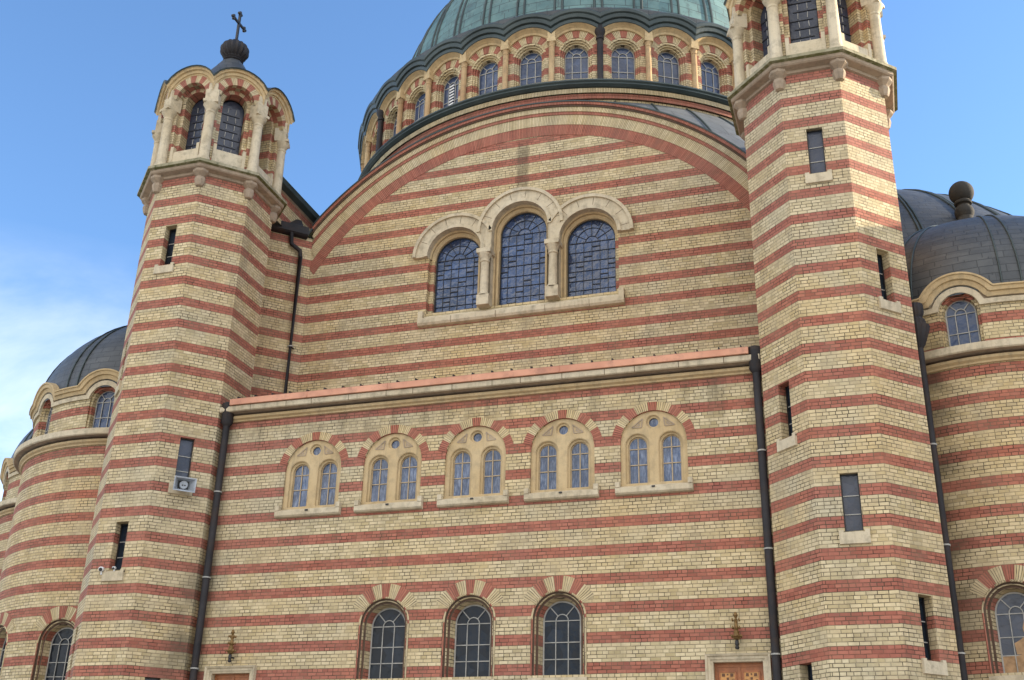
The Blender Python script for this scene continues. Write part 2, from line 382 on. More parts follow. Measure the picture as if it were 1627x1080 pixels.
def tube(mb, pts, r, m, n=10):
    P = [Vector(p) for p in pts]; rings = []
    for i, p in enumerate(P):
        d = (P[min(i+1, len(P)-1)]-P[max(i-1, 0)]).normalized(); x = d.cross(Vector((0, 0, 1)))
        if x.length < 1e-3: x = Vector((1, 0, 0))
        x.normalize(); y = d.cross(x); rings.append([p+(x*cos(2*pi*k/n)+y*sin(2*pi*k/n))*r for k in range(n)])
    for a, b in zip(rings, rings[1:]):
        for k in range(n): mb.face([a[k], a[(k+1) % n], b[(k+1) % n], b[k]], m)
    mb.face(rings[0], m); mb.face(rings[-1], m)
def arch_lattice(mb, fn, op, d, m, w=.022, off=0, rows=(.25, .47, .7), third=.33, t=.02, frame=True):
    """leading of the round-headed windows: two uprights, rows, an inner arch and two spokes"""
    hw = op.hw+off; c = (op.u, op.zsp); x = hw*third; H = op.zsp-op.zs
    for s in (-1, 1):
        bar(mb, fn, (op.u+s*x, op.zs), (op.u+s*x, op.zsp+.0), w, d, t, m)
        a = radians(42); bar(mb, fn, (op.u+s*x*sin(a)*1.05, op.zsp+x*cos(a)*1.05), (op.u+s*hw*sin(a), op.zsp+hw*cos(a)), w, d, t, m)
    arcbar(mb, fn, c, x, -pi/2, pi/2, w, d, t, m, 8)
    for r in rows: bar(mb, fn, (op.u-hw, op.zs+H*r), (op.u+hw, op.zs+H*r), w, d, t, m)
    bar(mb, fn, (op.u-hw, op.zsp), (op.u+hw, op.zsp), w, d, t, m)
    if frame:
        o = op.outline(off-.012, 20)
        for p, q in zip(o, o[1:]): bar(mb, fn, p, q, .03, d, t*.8, m)

# ------------------------------------------------------------------ the ground
g = MB(); g.face([(-600, -600, -.25), (600, -600, -.25), (600, 600, -.25), (-600, 600, -.25)], PV)
tag(g.build('ground'), kind='structure')

# ================================================================== the cathedral
CH = empty('cathedral', (0, 0, -.25))
tag(CH, 'cathedral of striped yellow and red brick with a green dome and octagonal towers', 'church')
CH.location = (0, 0, 0)
T8 = tan(pi/8); D = 2.961; TXL, TXR, TY, TA = -8.231, 8.065, .361, 1.578
FRONT = plane_fn((0, 0, 0), (0, -1, 0), (1, 0, 0))
UPPER = plane_fn((0, D, 0), (0, -1, 0), (1, 0, 0))

# ---- lower front wall
XL, XR = TXL+TA, TXR-TA
dbl = [Op(i*2.036, .73, 8.38, 9.38) for i in range(-2, 3)]
low = [Op(i*1.976, .56, 4.56, 5.70) for i in range(-1, 2)]
drs = [Op(s*5.62, .56, -.25, None, 4.83) for s in (-1, 1)]
mb = MB(); wall(mb, FRONT, XL, XR, -.25, 10.9, dbl+low+drs, BR)
for o in dbl: reveal(mb, FRONT, o, [(0, 0), (0, -.10)], BR)
for o in low:
    reveal(mb, FRONT, o, [(0, 0), (0, -.035), (-.03, -.05), (-.05, -.05), (-.05, -.10), (-.10, -.10), (-.15, -.32)], [GR, GR, BR, BR, GR, BR])
for o in drs: reveal(mb, FRONT, o, [(0, 0), (0, -.2)], ST, sill=False)
lower_wall = mb.build('front_wall', CH)
tag(lower_wall, 'lower striped front wall between the towers')

mb = MB()
extr(mb, FRONT, [(0, 10.74), (.05, 10.745), (.06, 10.78), (.12, 10.81), (.12, 10.875), (.04, 10.88), (.04, 10.925), (.28, 10.93), (.31, 10.95), (.32, 11.06), (0, 11.06)], XL+.02, XR-.02, [SG, SG, SG, SG, GR, GR, SO, ST, ST, ST])  # dark recess faces paint the shadow line below the slab
for i in range(1, 15): x = XL+i*(XR-XL)/15+.1*((i*7) % 3-1); extr(mb, FRONT, [(.30, 10.935), (.313, 10.95), (.3225, 11.06)], x-.007, x+.007, GR, ends=False)
mb.build('cornice', CH)
mb = MB()
extr(mb, FRONT, [(.33, 11.07), (.37, 11.08), (.38, 11.22), (.345, 11.245), (-D+.005, 11.75)], XL+.32, XR-.24, CU)
for i in range(27):
    x = XL+.5+i*(XR-XL-.9)/26
    for (d0, z0), (d1, z1) in (((.335, 11.245), (-D+.01, 11.76)),):
        a = [FRONT(x-.012, z0, d0), FRONT(x+.012, z0, d0), FRONT(x+.012, z0+.055, d0-.01), FRONT(x-.012, z0+.055, d0-.01)]
        b = [FRONT(x-.012, z1, d1), FRONT(x+.012, z1, d1), FRONT(x+.012, z1+.055, d1), FRONT(x-.012, z1+.055, d1)]
        mb.face(a, PI)
        for k in range(4): mb.face([a[k], a[(k+1) % 4], b[(k+1) % 4], b[k]], PI)
for i in range(1, 6):
    x = XL+.32+i*(XR-XL-.56)/6; extr(mb, FRONT, [(.372, 11.075), (.386, 11.08), (.386, 11.225), (.35, 11.25)], x-.01, x+.01, CU)
tag(mb.build('roof', CH), 'new copper roof edge above the lower wall')

# ---- double windows with an oculus (five)
def plate(mb, fn, outer, holes, d, m):
    pts = [[Vector((u, z, 0)) for u, z in l] for l in [outer]+holes]; flat = [p for l in pts for p in l]
    for tri in tessellate_polygon(pts): mb.face([fn(flat[i].x, flat[i].y, d) for i in tri], m)
def circle(c, r, n=20): return [(c[0]+r*cos(2*pi*i/n), c[1]+r*sin(2*pi*i/n)) for i in range(n)]
def double_window(parent, u):
    fn = FRONT; o = Op(0, .728, 8.38, 9.38)
    lights = [Op(s*.365, .275, 8.50, 9.36) for s in (-1, 1)]
    occ = (0, 9.865)
    mb = MB()
    plate(mb, fn, o.outline(0, 28), [l.outline(0, 16) for l in lights]+[circle(occ, .165)], -.045, SG)
    sweep(mb, fn, [(o.outline(0, 28), -.045), (o.outline(0, 28), -.1)], SG)
    for l in lights: reveal(mb, fn, l, [(0, -.045), (-.02, -.06), (-.02, -.10), (-.065, -.12), (-.065, -.19)], SG, 16)
    for (r0, d0), (r1, d1) in zip([(.165, -.045), (.15, -.06), (.15, -.09), (.105, -.10), (.105, -.15)], [(.15, -.06), (.15, -.09), (.105, -.10), (.105, -.15)]):
        A, B = circle(occ, r0), circle(occ, r1)
        for i in range(20): mb.face([fn(*A[i], d0), fn(*A[(i+1) % 20], d0), fn(*B[(i+1) % 20], d1), fn(*B[i], d1)], SG)
    for s in (-1, 1):       # carved triangles beside the oculus
        tri = [(s*.23, 9.95), (s*.47, 9.76), (s*.26, 9.75)]
        for p, q in zip(tri, tri[1:]+tri[:1]): bar(mb, fn, p, q, .022, -.045, .014, SO)
        mb.face([fn(s*(.30), 9.86, -.038), fn(s*.40, 9.775, -.038), fn(s*.29, 9.79, -.038)], SO)
    w = mb.build('double_window', parent, loc=(u, 0, 0))
    for l in lights:
        m2 = MB(); p = Op(l.u, .21, 8.50, 9.36); pane(m2, fn, p, -.18, GC)
        bar(m2, fn, (l.u, 8.5), (l.u, 9.56), .022, -.18, .02, GB)
        for z in (8.94, 9.30): bar(m2, fn, (l.u-.21, z), (l.u+.21, z), .02, -.18, .02, GB)
        for q, r in zip(p.outline(-.01), p.outline(-.01)[1:]): bar(m2, fn, q, r, .026, -.18, .014, GB)
        m2.build('pane', w)
    m2 = MB(); m2.face([fn(u_, z_, -.14) for u_, z_ in circle(occ, .108)], GC); m2.build('oculus_pane', w)
    m2 = MB(); extr(m2, fn, [(-.16, 8.50), (.0, 8.43), (.0, 8.40), (.10, 8.39), (.125, 8.37), (.125, 8.27), (.09, 8.235), (0, 8.225)], -.83, .83, ST)
    for s in (-1, 1): m2.box((s*.78, -.06, 8.45), (.05, .065, .06), ST)
    m2.box((0, -.135, 8.36), (.035, .012, .018), BK)
    m2.build('sill', w)
    m2 = MB()
    voussoirs(m2, fn, (0, 9.38), .735, .93, [7, 27, 44, 60, 78], .006)
    m2.build('brick_arch', w)
    return w
for i, o in enumerate(dbl):
    w0 = double_window(CH, o.u) if i == 0 else copy(w0, (o.u, 0, 0), CH)

# ---- lower round-headed windows (three)
def low_window(parent, u, fn, boards=False, loc=None, z=0, uc=0.0, glass=None):
    o = Op(uc, .56, 4.56+z, 5.70+z); mb = MB(); p = Op(uc, .41, 4.56+z, 5.70+z)
    for (r0, r1, m, d) in ((.52, .555, SR, .006),):
        pass
    arch_lattice(mb, fn, p, -.30, WB, .018, 0, (.31, .61), .33)
    w = mb.build('arched_window', parent, loc=loc)
    m2 = MB(); pane(m2, fn, p, -.30, glass or GD)
    if boards:
        for (x0, x1, z0, z1) in ((.0, .40, 4.57, 4.94), (-.40, -.02, 4.57, 4.90), (.02, .40, 4.95, 5.30), (.12, .40, 5.31, 5.62), (-.12, .1, 4.95, 5.2)):
            m2.box(fn(uc+(x0+x1)/2, (z0+z1)/2, -.225), ((x1-x0)/2, .006, (z1-z0)/2), BD)
    m2.build('pane', w)
    m2 = MB(); extr(m2, fn, [(-.25, 4.57+z), (.07, 4.50+z), (.07, 4.40+z), (0, 4.38+z)], uc-.62, uc+.62, ST); m2.build('sill', w)
    m2 = MB(); voussoirs(m2, fn, (uc, 5.70+z), .60, .89, [7, 23, 39, 60], .006)
    # rounded brick bead round the opening
    O1, O2, O3 = o.outline(.0, 24), o.outline(.02, 24), o.outline(.04, 24)
    for k in range(len(O1)-1):
        m_ = SR if (k % 4 == 0) else SY
        m2.face([fn(*O1[k], .004), fn(*O1[k+1], .004), fn(*O2[k+1], .022), fn(*O2[k], .022)], m_); m2.face([fn(*O2[k], .022), fn(*O2[k+1], .022), fn(*O3[k+1], .002), fn(*O3[k], .002)], m_)
    m2.build('brick_arch', w)
    return w
for i, o in enumerate(low):
    w1 = low_window(CH, o.u, FRONT, loc=(o.u, 0, 0)) if i == 0 else copy(w1, (o.u, 0, 0), CH)

# ---- doors
def door(parent, u):
    fn = FRONT; mb = MB()
    mb.face([fn(-.48, -.25, -.14), fn(.48, -.25, -.14), fn(.48, 4.74, -.14), fn(-.48, 4.74, -.14)], WO)
    bar(mb, fn, (0, -.25), (0, 4.74), .05, -.14, .02, WO)
    for s in (-1, 1):
        bar(mb, fn, (s*.45, -.25), (s*.45, 4.74), .06, -.14, .015, WO)
    bar(mb, fn, (-.48, 4.70), (.48, 4.70), .08, -.14, .016, WO)
    d = mb.build('door', parent, loc=(u, 0, 0))
    for s in (-1, 1):
        for k, (z0, z1) in enumerate(((3.2, 4.57), (1.6, 3.0), (.1, 1.4))):
            m2 = MB(); x0, x1 = s*.23-.155, s*.23+.155
            m2.box(fn(s*.23, (z0+z1)/2, -.13), (.155, .012, (z1-z0)/2), WC)
            for p, q in (((x0, z0), (x0, z1)), ((x0, z1), (x1, z1)), ((x1, z1), (x1, z0)), ((x1, z0), (x0, z0))): bar(m2, fn, p, q, .03, -.14, .035, WO)
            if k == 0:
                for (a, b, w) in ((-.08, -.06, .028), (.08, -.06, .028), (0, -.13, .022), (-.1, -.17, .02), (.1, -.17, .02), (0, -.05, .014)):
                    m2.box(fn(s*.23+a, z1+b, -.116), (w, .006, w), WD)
            m2.build('panel', d)
    m2 = MB()
    rect = lambda o: [(-.48-o, -.25), (-.48-o, 4.74+o), (.48+o, 4.74+o), (.48+o, -.25)]
    sweep(m2, fn, [(rect(0), -.16), (rect(0), .02), (rect(.05), .035), (rect(.05), .05), (rect(.10), .055), (rect(.11), .08), (rect(.15), .10), (rect(.155), .0)], ST)
    m2.build('door_frame', d)
    return d
d0 = door(CH, drs[0].u); d1 = copy(d0, (drs[1].u, 0, 0), CH)

# ---- downpipes
def downpipe(name, top, x, y, r, z0, z1, hopper='box', rings=2.05, label=None, bend=None):
    mb = MB(); pts = [(x, y, z0), (x, y, z1)]
    if bend: pts += bend
    tube(mb, pts, r, PI, 12)
    if hopper == 'box': lathe(mb, (x, y, 0), [(r, z1-.45), (r*1.7, z1-.36), (r*1.75, z1-.05), (r*2.0, z1), (r*2.0, z1+.12), (r*1.2, z1+.16), (0, z1+.16)], PI, 12)
    if hopper == 'funnel': lathe(mb, (x, y, 0), [(r, z1-.5), (r*1.6, z1-.42), (r*2.9, z1-.12), (r*3.2, z1), (r*2.2, z1+.03), (r*2.4, z1+.12), (r*1.6, z1+.2), (r*2.2, z1+.3), (r*2.2, z1+.5), (0, z1+.55)], PI, 32, .07)
    o = mb.build(name, CH, True); 
    if label: tag(o, label)
    z = z0+1.0
    while z < z1-1.2:
        m2 = MB(); lathe(m2, (x, y, 0), [(r*.9, z-.03), (r+.014, z-.03), (r+.014, z+.0), (r*.9, z+.0)], WB, 12)
        m2.box((x, y+.1, z-.012), (.02, .1, .012), PI); m2.build('bracket', o); z += rings
    return o
downpipe('downpipe', 0, -6.47, -.17, .085, -.25, 11.05)
downpipe('downpipe', 0, 6.37, -.19, .085, -.25, 11.12)
downpipe('downpipe', 0, 9.70, .25, .085, -.25, 11.55, 'funnel')
downpipe('downpipe', 0, -6.58, 2.62, .065, 10.9, 16.75, None, bend=[(-6.60, 2.60, 16.95), (-6.80, 2.42, 17.12), (-6.83, 2.39, 17.5)])

# ---- upper wall: lunette under the great arch
ZC, RI = 12.468, 7.36
tri = [Op(-1.90, .80, 14.62, 16.34), Op(0, .80, 14.62, 16.86), Op(1.92, .80, 14.62, 16.34)]
mb = MB(); wall(mb, UPPER, -6.42, 6.42, 10.4, lambda u: ZC+sqrt(max(.1, 8.25**2-u*u)), tri, BR, du=.3)
sweep(mb, UPPER, [(tri[0].outline()[:2], 0), (tri[0].outline()[:2], -.16), (tri[0].outline(-.12)[:2], -.16), (tri[0].outline(-.12)[:2], -.32)], BR, -3)
sweep(mb, UPPER, [(tri[2].outline()[-2:], 0), (tri[2].outline()[-2:], -.16), (tri[2].outline(-.12)[-2:], -.16), (tri[2].outline(-.12)[-2:], -.32)], BR, 3)
lun = mb.build('lunette_wall', CH); tag(lun, 'striped semicircular wall recessed under the great arch')
mb = MB()
def ring(r0, r1, d0, d1, m):
    a = asin(6.42/((r0+r1)/2)); arc_band(mb, UPPER, (0, ZC), r0, r1, -a, a, d0, d1, m, 72, clip=6.42)
ring(7.36, 7.69, 0, .012, SR); ring(7.69, 8.01, 0, .022, SY); ring(8.01, 8.10, 0, .045, SR); ring(8.10, 8.25, 0, .065, SY); ring(8.25, 8.30, 0, .10, GR)
ring(8.30, 8.38, -.3, .13, SR)
ring(8.38, 8.42, -.5, .15, DG)
mb.build('archivolt', CH)

# triple window
def hood(mb, fn, c, r_in, zs_l, zs_r, r_out):
    arc_band(mb, fn, c, r_out-.10, r_out, -pi/2, pi/2, 0, .17, ST, 28, True)
    arc_band(mb, fn, c, r_in+.06, r_out-.10, -pi/2, pi/2, 0, .12, ST, 28, True)
    arc_band(mb, fn, c, r_in, r_in+.06, -pi/2, pi/2, 0, .15, ST, 28, True)
mb = MB()
for k, o in enumerate(tri):
    R = 1.24
    a0, a1 = (-pi/2, pi/2)
    c = (o.u, o.zsp)
    lim = {0: (-pi/2, radians(62)), 1: (-pi/2, pi/2), 2: (radians(-62), pi/2)}[k]
    pr = .02 if k == 1 else 0
    arc_band(mb, UPPER, c, R-.09, R, lim[0], lim[1], 0, .17+pr, ST, 26, True)
    arc_band(mb, UPPER, c, .90, R-.09, lim[0], lim[1], 0, .11+pr, ST, 26, True)
    arc_band(mb, UPPER, c, .80, .90, -pi/2, pi/2, 0, .15+pr, ST, 26, True)
    for q in range(-3, 4):
        ja = radians(q*24+8)
        if lim[0] < ja < lim[1]: bar(mb, UPPER, (c[0]+.91*sin(ja), c[1]+.91*cos(ja)), (c[0]+1.145*sin(ja), c[1]+1.145*cos(ja)), .012, .11+pr-.01, .012, GR)
    A = lambda off: o.outline(off, 24)
    rng = {0: slice(1, None), 1: slice(0, None), 2: slice(0, -1)}[k]
    sweep(mb, UPPER, [(A(0)[rng], .15+pr), (A(0)[rng], -.06), (A(-.04)[rng], -.08), (A(-.04)[rng], -.15), (A(-.09)[rng], -.17), (A(-.13)[rng], -.20), (A(-.13)[rng], -.32)], [ST, SG, SG, SG, SG, SG])
for x in (-.96, .96):           # the flat strips rising from the columns beside the middle arch
    s = -1 if x < 0 else 1
    bar(mb, UPPER, (s*.97, 16.2), (s*.97, 16.86), .33, 0, .13, ST)
    for z0 in (14.62,): bar(mb, UPPER, (x, z0), (x, 16.2), .31, -.32, .34, ST)
    for s2 in (-1, 1): bar(mb, UPPER, (x+s2*.27, 14.62), (x+s2*.27, 16.34), .05, -.2, .1, SG)
tw = mb.build('triple_window', CH)
for k, (o, top) in enumerate(zip(tri, (0, 1, 0))):
    m2 = MB(); p = Op(o.u, .67, 14.62, o.zsp); pane(m2, UPPER, p, -.30, GU)
    H = o.zsp-14.62; nr = 6 if k != 1 else 7
    for j in range(1, 6): x = o.u-.67+1.34*j/6; bar(m2, UPPER, (x+.012*((j*5+k) % 3-1), 14.62), (x, o.zsp-.0+ (0 if j in (1, 5) else .05)), .011, -.30, .02, LE)
    for j in range(0, nr+1):
        z = 14.62+H*j/nr; bar(m2, UPPER, (o.u-.67, z), (o.u+.67, z), .018 if j % 2 == 0 else .010, -.30, .024, LE)
    for j in range(nr):       # staggered short cames
        for q in range(6):
            if (j*5+q*3+k) % 4 == 0:
                z = 14.62+H*(j+.5)/nr; x = o.u-.67+1.34*q/6; bar(m2, UPPER, (x, z), (x+.223, z), .024, -.30, .024, LE)
    for r in (.18, .43): arcbar(m2, UPPER, (o.u, o.zsp), r, -pi/2, pi/2, .016, -.30, .02, LE, 14)
    for a in (-60, -30, 0, 30, 60):
        a = radians(a); bar(m2, UPPER, (o.u+.18*sin(a), o.zsp+.18*cos(a)), (o.u+.67*sin(a), o.zsp+.67*cos(a)), .014, -.30, .02, LE)
    for q, r in zip(p.outline(-.012), p.outline(-.012)[1:]): bar(m2, UPPER, q, r, .035, -.30, .03, LE)
    m2.build('pane', tw)
for s in (-1, 1):
    m2 = MB(); c = (s*.965, D-.16, 0)
    m2.box((c[0], c[1]+.03, 14.72), (.17, .15, .15), ST); lathe(m2, c, [(.16, 14.87), (.16, 14.91), (.125, 14.95), (.115, 15.86), (.14, 15.88), (.14, 15.92), (.12, 15.94), (.15, 16.02), (.19, 16.10), (.2, 16.13)], ST, 14)
    m2.box((c[0], c[1]+.02, 16.19), (.2, .2, .065), ST)
    for a in range(4):
        q = pi/4+a*pi/2; lathe(m2, (c[0]+.15*sin(q), c[1]+.15*cos(q), 16.07), [(0, -.05), (.05, 0), (0, .05)], ST, 6)
    m2.build('column', tw, True)
m2 = MB(); extr(m2, UPPER, [(-.32, 14.64), (-.02, 14.60), (.02, 14.46), (.14, 14.43), (.16, 14.40), (.16, 14.28), (.12, 14.22), (0, 14.20)], -2.87, 2.87, ST)
for s in (-1, 1): m2.box((s*2.80, D-.07, 14.52), (.07, .08, .12), ST)
for x in (-1.9, -.62, .75, 1.95): extr(m2, UPPER, [(.142, 14.42), (.163, 14.40), (.163, 14.28), (.123, 14.222)], x-.006, x+.006, GR, ends=False)
m2.build('sill', tw)

# ---- corner piers behind the towers, with gutter and eaves
for s in (-1, 1):
    mb = MB()
    n = (-s/sqrt(2)*-1 if False else s*-1/sqrt(2), -1/sqrt(2), 0)
    fn = plane_fn((s*6.42, D, 0), n, (1/sqrt(2)*1, s*-1/sqrt(2), 0) if s > 0 else (1/sqrt(2), 1/sqrt(2), 0))
    u0, u1 = (0, 2.4) if s > 0 else (-2.4, 0)
    wall(mb, fn, u0, u1, 10.4, 17.5, [], BR, u_uv=.1)
    p = mb.build('corner_pier', CH)
    m2 = MB(); extr(m2, fn, [(0, 17.42), (.14, 17.45), (.2, 17.50), (.2, 17.74), (.12, 17.76), (.0, 17.74)], u0+(.2 if s > 0 else 0), u1-(.2 if s < 0 else 0), PI); 
    extr(m2, fn, [(.05, 17.72), (-.40, 18.25)], u0+(.3 if s > 0 else 0), u1-(.3 if s < 0 else 0), BK); m2.face([(s*6.98, .95, 17.56), (s*6.98, 2.5, 17.56), (s*6.5, 2.95, 17.56), (s*8.0, 1.45, 17.56)], DG); m2.build('gutter', p)
    m2 = MB(); fs = plane_fn((s*7.02, D, 0), (-s, 0, 0), (0, 1, 0))
    wall(m2, fs, -1.9, 1.9, 17.57, 18.62, [], BR)
    extr(m2, fs, [(0, 18.58), (.05, 18.62), (.2, 18.70), (.22, 18.86), (-1.5, 19.3)], -1.9, 1.9, [SO, DG, DG, DG]); m2.build('side_wall', p)

# ---- towers
def oct_face(cx, k, a):
    th = k*pi/4; n = Vector((sin(th), -cos(th), 0)); return plane_fn((cx+n.x*a, TY+n.y*a, 0), n, (cos(th), sin(th), 0))
def oct_ring(mb, cx, prof, m):
    for k in range(8):
        th = k*pi/4
        for j in range(len(prof)-1):
            (a0, z0), (a1, z1) = prof[j], prof[j+1]; mm = m[j] if isinstance(m, list) else m
            f0, f1 = oct_face(cx, k, a0), oct_face(cx, k, a1)
            mb.face([f0(-a0*T8, z0), f0(a0*T8, z0), f1(a1*T8, z1), f1(-a1*T8, z1)], mm)
def eave_arch(mb, fnd, c, rings, m, n=14, umax=None):
    """scalloped eave: rings = [(r, d)...]; fnd(u,z,d); umax(d) clips at the neighbours"""
    for k in range(len(rings)-1):
        (r0, d0), (r1, d1) = rings[k], rings[k+1]; mm = m[k] if isinstance(m, list) else m
        def P(t, r, d):
            U = umax(d); A = asin(min(1, U/r)) if U < r else pi/2
            a = -A+2*A*t; return fnd(c[0]+r*sin(a), c[1]+r*cos(a), d)
        for i in range(n):
            t0, t1 = i/n, (i+1)/n
            mb.face([P(t0, r0, d0), P(t1, r0, d0), P(t1, r1, d1), P(t0, r1, d1)], mm, [(t0*1.5, .02), (t1*1.5, .02), (t1*1.5, .02+abs(r1-r0)), (t0*1.5, .02+abs(r1-r0))])
def tower(cx, side, slits, label):
    mb = MB(); ops = {}
    for (k, z, h) in slits: ops.setdefault(k, []).append(Op(0, .17, z, None, z+h))
    for k in range(8):
        kk = k if k < 5 else k-8
        fn = oct_face(cx, k, TA); w = TA*T8; oo = ops.get(kk, [])
        wall(mb, fn, -w, w, -.25, 17.5, oo, BR, u_uv=k*2*w)
        for o in oo:
            reveal(mb, fn, o, [(.06, .0), (.06, -.001), (.06, -.05), (0, -.05), (0, -.34)] if False else [(0, 0), (0, -.32)], BR)
    t = mb.build('tower', CH); tag(t, label)
    for (k, z, h) in slits:
        fn = oct_face(cx, k, TA); o = Op(0, .17, z, None, z+h)
        m2 = MB(); dep = -.12 if k == 0 and side > 0 or (side < 0 and k == 1) else -.22
        pane(m2, fn, o, dep, GV if (side > 0 and k == 0) or (side < 0 and k == 1) else GD)
        for q in (.3, .62): bar(m2, fn, (-.17, z+h*q), (.17, z+h*q), .018, dep, .016, WB)
        rl = o.outline(0); 
        for p, q in zip(rl, rl[1:]): bar(m2, fn, p, q, .05, dep, .03, BK)
        m2.build('slit_window', t)
        m2 = MB(); extr(m2, fn, [(-.30, z+.06), (.02, z-.02), (.055, z-.04), (.055, z-.25), (0, z-.26)], -.28, .28, ST)
        for s in (-1, 1): m2.box(fn(s*.235, z-.02, .0), (.045, .05, .035), ST, Matrix.Rotation(k*pi/4, 3, 'Z'))
        m2.build('sill', t)
    # cornice
    m2 = MB(); oct_ring(m2, cx, [(TA-.02, 17.38), (TA+.06, 17.40), (TA+.06, 17.47), (1.80, 17.50), (1.83, 17.53), (1.83, 17.60), (1.91, 17.62), (1.91, 17.70), (1.60, 17.82), (1.3, 17.86)], [SO, SO, SO, SO, SO, SM, SM, SM, SM])
    m2.build('cornice', t)
    for k in range(8):
        th = k*pi/4+pi/8; rr = 1.70; c = (cx+sin(th)*rr, TY-cos(th)*rr, 0)
        m2 = MB(); lathe(m2, c, [(.02, 17.02), (.10, 17.04), (.12, 17.08), (.15, 17.20), (.14, 17.28), (.10, 17.31), (.13, 17.34), (.20, 17.40), (.22, 17.42), (.22, 17.49)], SO, 8, 0, th+pi/8, th+pi/8+2*pi)
        m2.build('corbel', t)
    # lantern
    LA = 1.53; hwf = LA*T8
    m2 = MB(); opn = Op(0, .45, 18.12, 19.95)
    for k in range(8):
        fn = oct_face(cx, k, LA)
        wall(m2, fn, -hwf, hwf, 17.8, lambda u: 19.95+sqrt(max(.0, .80**2-u*u)), [opn], BR, u_uv=k*1.3, du=.1)
        reveal(m2, fn, opn, [(0, 0), (0, -.14), (-.12, -.14), (-.12, -.44)], BR, sill=False)
        FI = lambda u, z, d=0, fn=fn: fn(u, z, d-.14)
        voussoirs(m2, FI, (0, 19.95), .335, .445, [10, 32, 54, 90], .008)
        voussoirs(m2, fn, (0, 19.95), .46, .70, [8, 24, 40, 56, 74, 90], .14, clip=.685)
    m2.build('lantern_wall', t)
    for k in range(8):
        fn = oct_face(cx, k, LA)
        m2 = MB(); o = Op(0, .32, 18.5, 19.90); pane(m2, fn, o, -.42, GV)
        for x in (-.11, .11):
            for j in range(6): bar(m2, fn, (x+.012*((j*7+k) % 3-1), 18.5+j*.26), (x, 18.66+j*.26), .016, -.42, .02, WB)
        for j, z in enumerate((18.72, 18.97, 19.22, 19.48, 19.74)):
            bar(m2, fn, (-.32+(.1 if j % 2 else 0), z), (.32-(0 if j % 2 else .1), z), .016, -.42, .02, LE)
        m2.build('lantern_window', t)
        m2 = MB(); extr(m2, fn, [(-.42, 18.54), (-.05, 18.34), (.02, 18.28), (.03, 17.84)], -.36, .36, ST)
        for s in (-1, 1): m2.box(fn(s*.40, 18.15, -.03), (.045, .07, .30), ST, Matrix.Rotation(k*pi/4, 3, 'Z'))
        m2.build('lantern_sill', t)
        th = k*pi/4+pi/8; rr = 1.72; c = (cx+sin(th)*rr, TY-cos(th)*rr, 0)
        m2 = MB(); R = Matrix.Rotation(th, 3, 'Z')
        lathe(m2, c, [(.17, 17.78), (.17, 17.90), (.14, 17.96), (.125, 19.30), (.14, 19.32), (.14, 19.36), (.125, 19.38), (.16, 19.46), (.215, 19.55), (.22, 19.60)], ST, 12)
        m2.box((c[0], c[1], 19.63), (.20, .20, .04), ST, R); m2.box((c[0]-sin(th)*.05, c[1]+cos(th)*.05, 19.85), (.175, .17, .18), ST, R); m2.box((c[0]-sin(th)*.05, c[1]+cos(th)*.05, 20.13), (.12, .15, .12), ST, R)
        m2.build('column', t, True)
    m2 = MB()
    for k in range(8):
        fn = oct_face(cx, k, LA); um = lambda d: (LA+d)*T8
        eave_arch(m2, fn, (0, 19.98), [(.66, .0), (.66, .15), (.70, .155), (.71, .19), (.79, .20), (.80, .25), (.835, .27), (.85, .30)], SG, umax=um)
    m2.build('eave', t)
    m2 = MB()
    nn = 10; S = 8
    for k in range(8):
        fn0 = oct_face(cx, k, LA)
        def P(i, s_):
            s = s_
            a_ = 1.86*(1-s)+.30*s; U = a_*T8; x = (-1+2*i/nn)
            r = .885; z0 = 19.98+sqrt(max(0, r*r-(x*.77)**2)); z = z0*(1-s)+22.25*s-.34*sin(pi*s)
            return fn0(x*U, z, a_-LA)
        for i in range(nn):
            A = [fn0((-1+2*q/nn)*1.83*T8, 19.98+sqrt(max(0, .845**2-((-1+2*q/nn)*.757)**2)), .29) for q in (i, i+1)]
            m2.face([A[0], A[1], P(i+1, 0), P(i, 0)], DG)
            for j in range(S): m2.face([P(i, j/S), P(i+1, j/S), P(i+1, (j+1)/S), P(i, (j+1)/S)], DK)
    m2.build('roof', t, True)
    m2 = MB(); lathe(m2, (cx, TY, 0), [(.36, 22.1), (.30, 22.25), (.26, 22.3), (.30, 22.33), (.26, 22.38), (.30, 22.42)], PI, 16)
    lathe(m2, (cx, TY, 0), [(.28, 22.40)]+[(.43*sin(a), 22.73-.33*cos(a)) for a in [radians(q) for q in range(40, 165, 12)]]+[(.09, 23.04), (.05, 23.12), (.035, 23.2), (0, 23.2)], PI, 32, .12)
    m2.build('finial', t, True)
    m2 = MB(); m2.box((cx, TY, 23.65), (.032, .032, .48), BK); m2.box((cx, TY, 23.78), (.03, .30, .03), BK)
    for p in ((0, .30, 23.78), (0, -.30, 23.78), (0, 0, 24.12)):
        q = (cx+p[0], TY+p[1], p[2])
        for dy, dz in ((0, 0), (.055, 0), (-.055, 0), (0, .055), (0, -.055)): lathe(m2, (q[0], q[1]+dy, q[2]+dz), [(0, -.05), (.045, -.025), (.05, 0), (.045, .025), (0, .05)], BK, 8)
    m2.build('cross', t)
    return t
tower(TXR, 1, [(0, 14.75, 1.14), (0, 6.9, 1.13), (-1, 9.0, 1.17), (-1, 3.4, 1.18), (1, 11.77, 1.18), (1, 4.58, 1.17)], 'right octagonal tower, its crown cut by the picture edge')
tower(TXL, -1, [(0, 14.79, 1.16), (0, 6.91, 1.14), (1, 9.0, 1.16), (1, 3.4, 1.18), (-1, 11.77, 1.18), (-1, 4.58, 1.17)], 'left octagonal tower crowned by a lantern with a black cross')

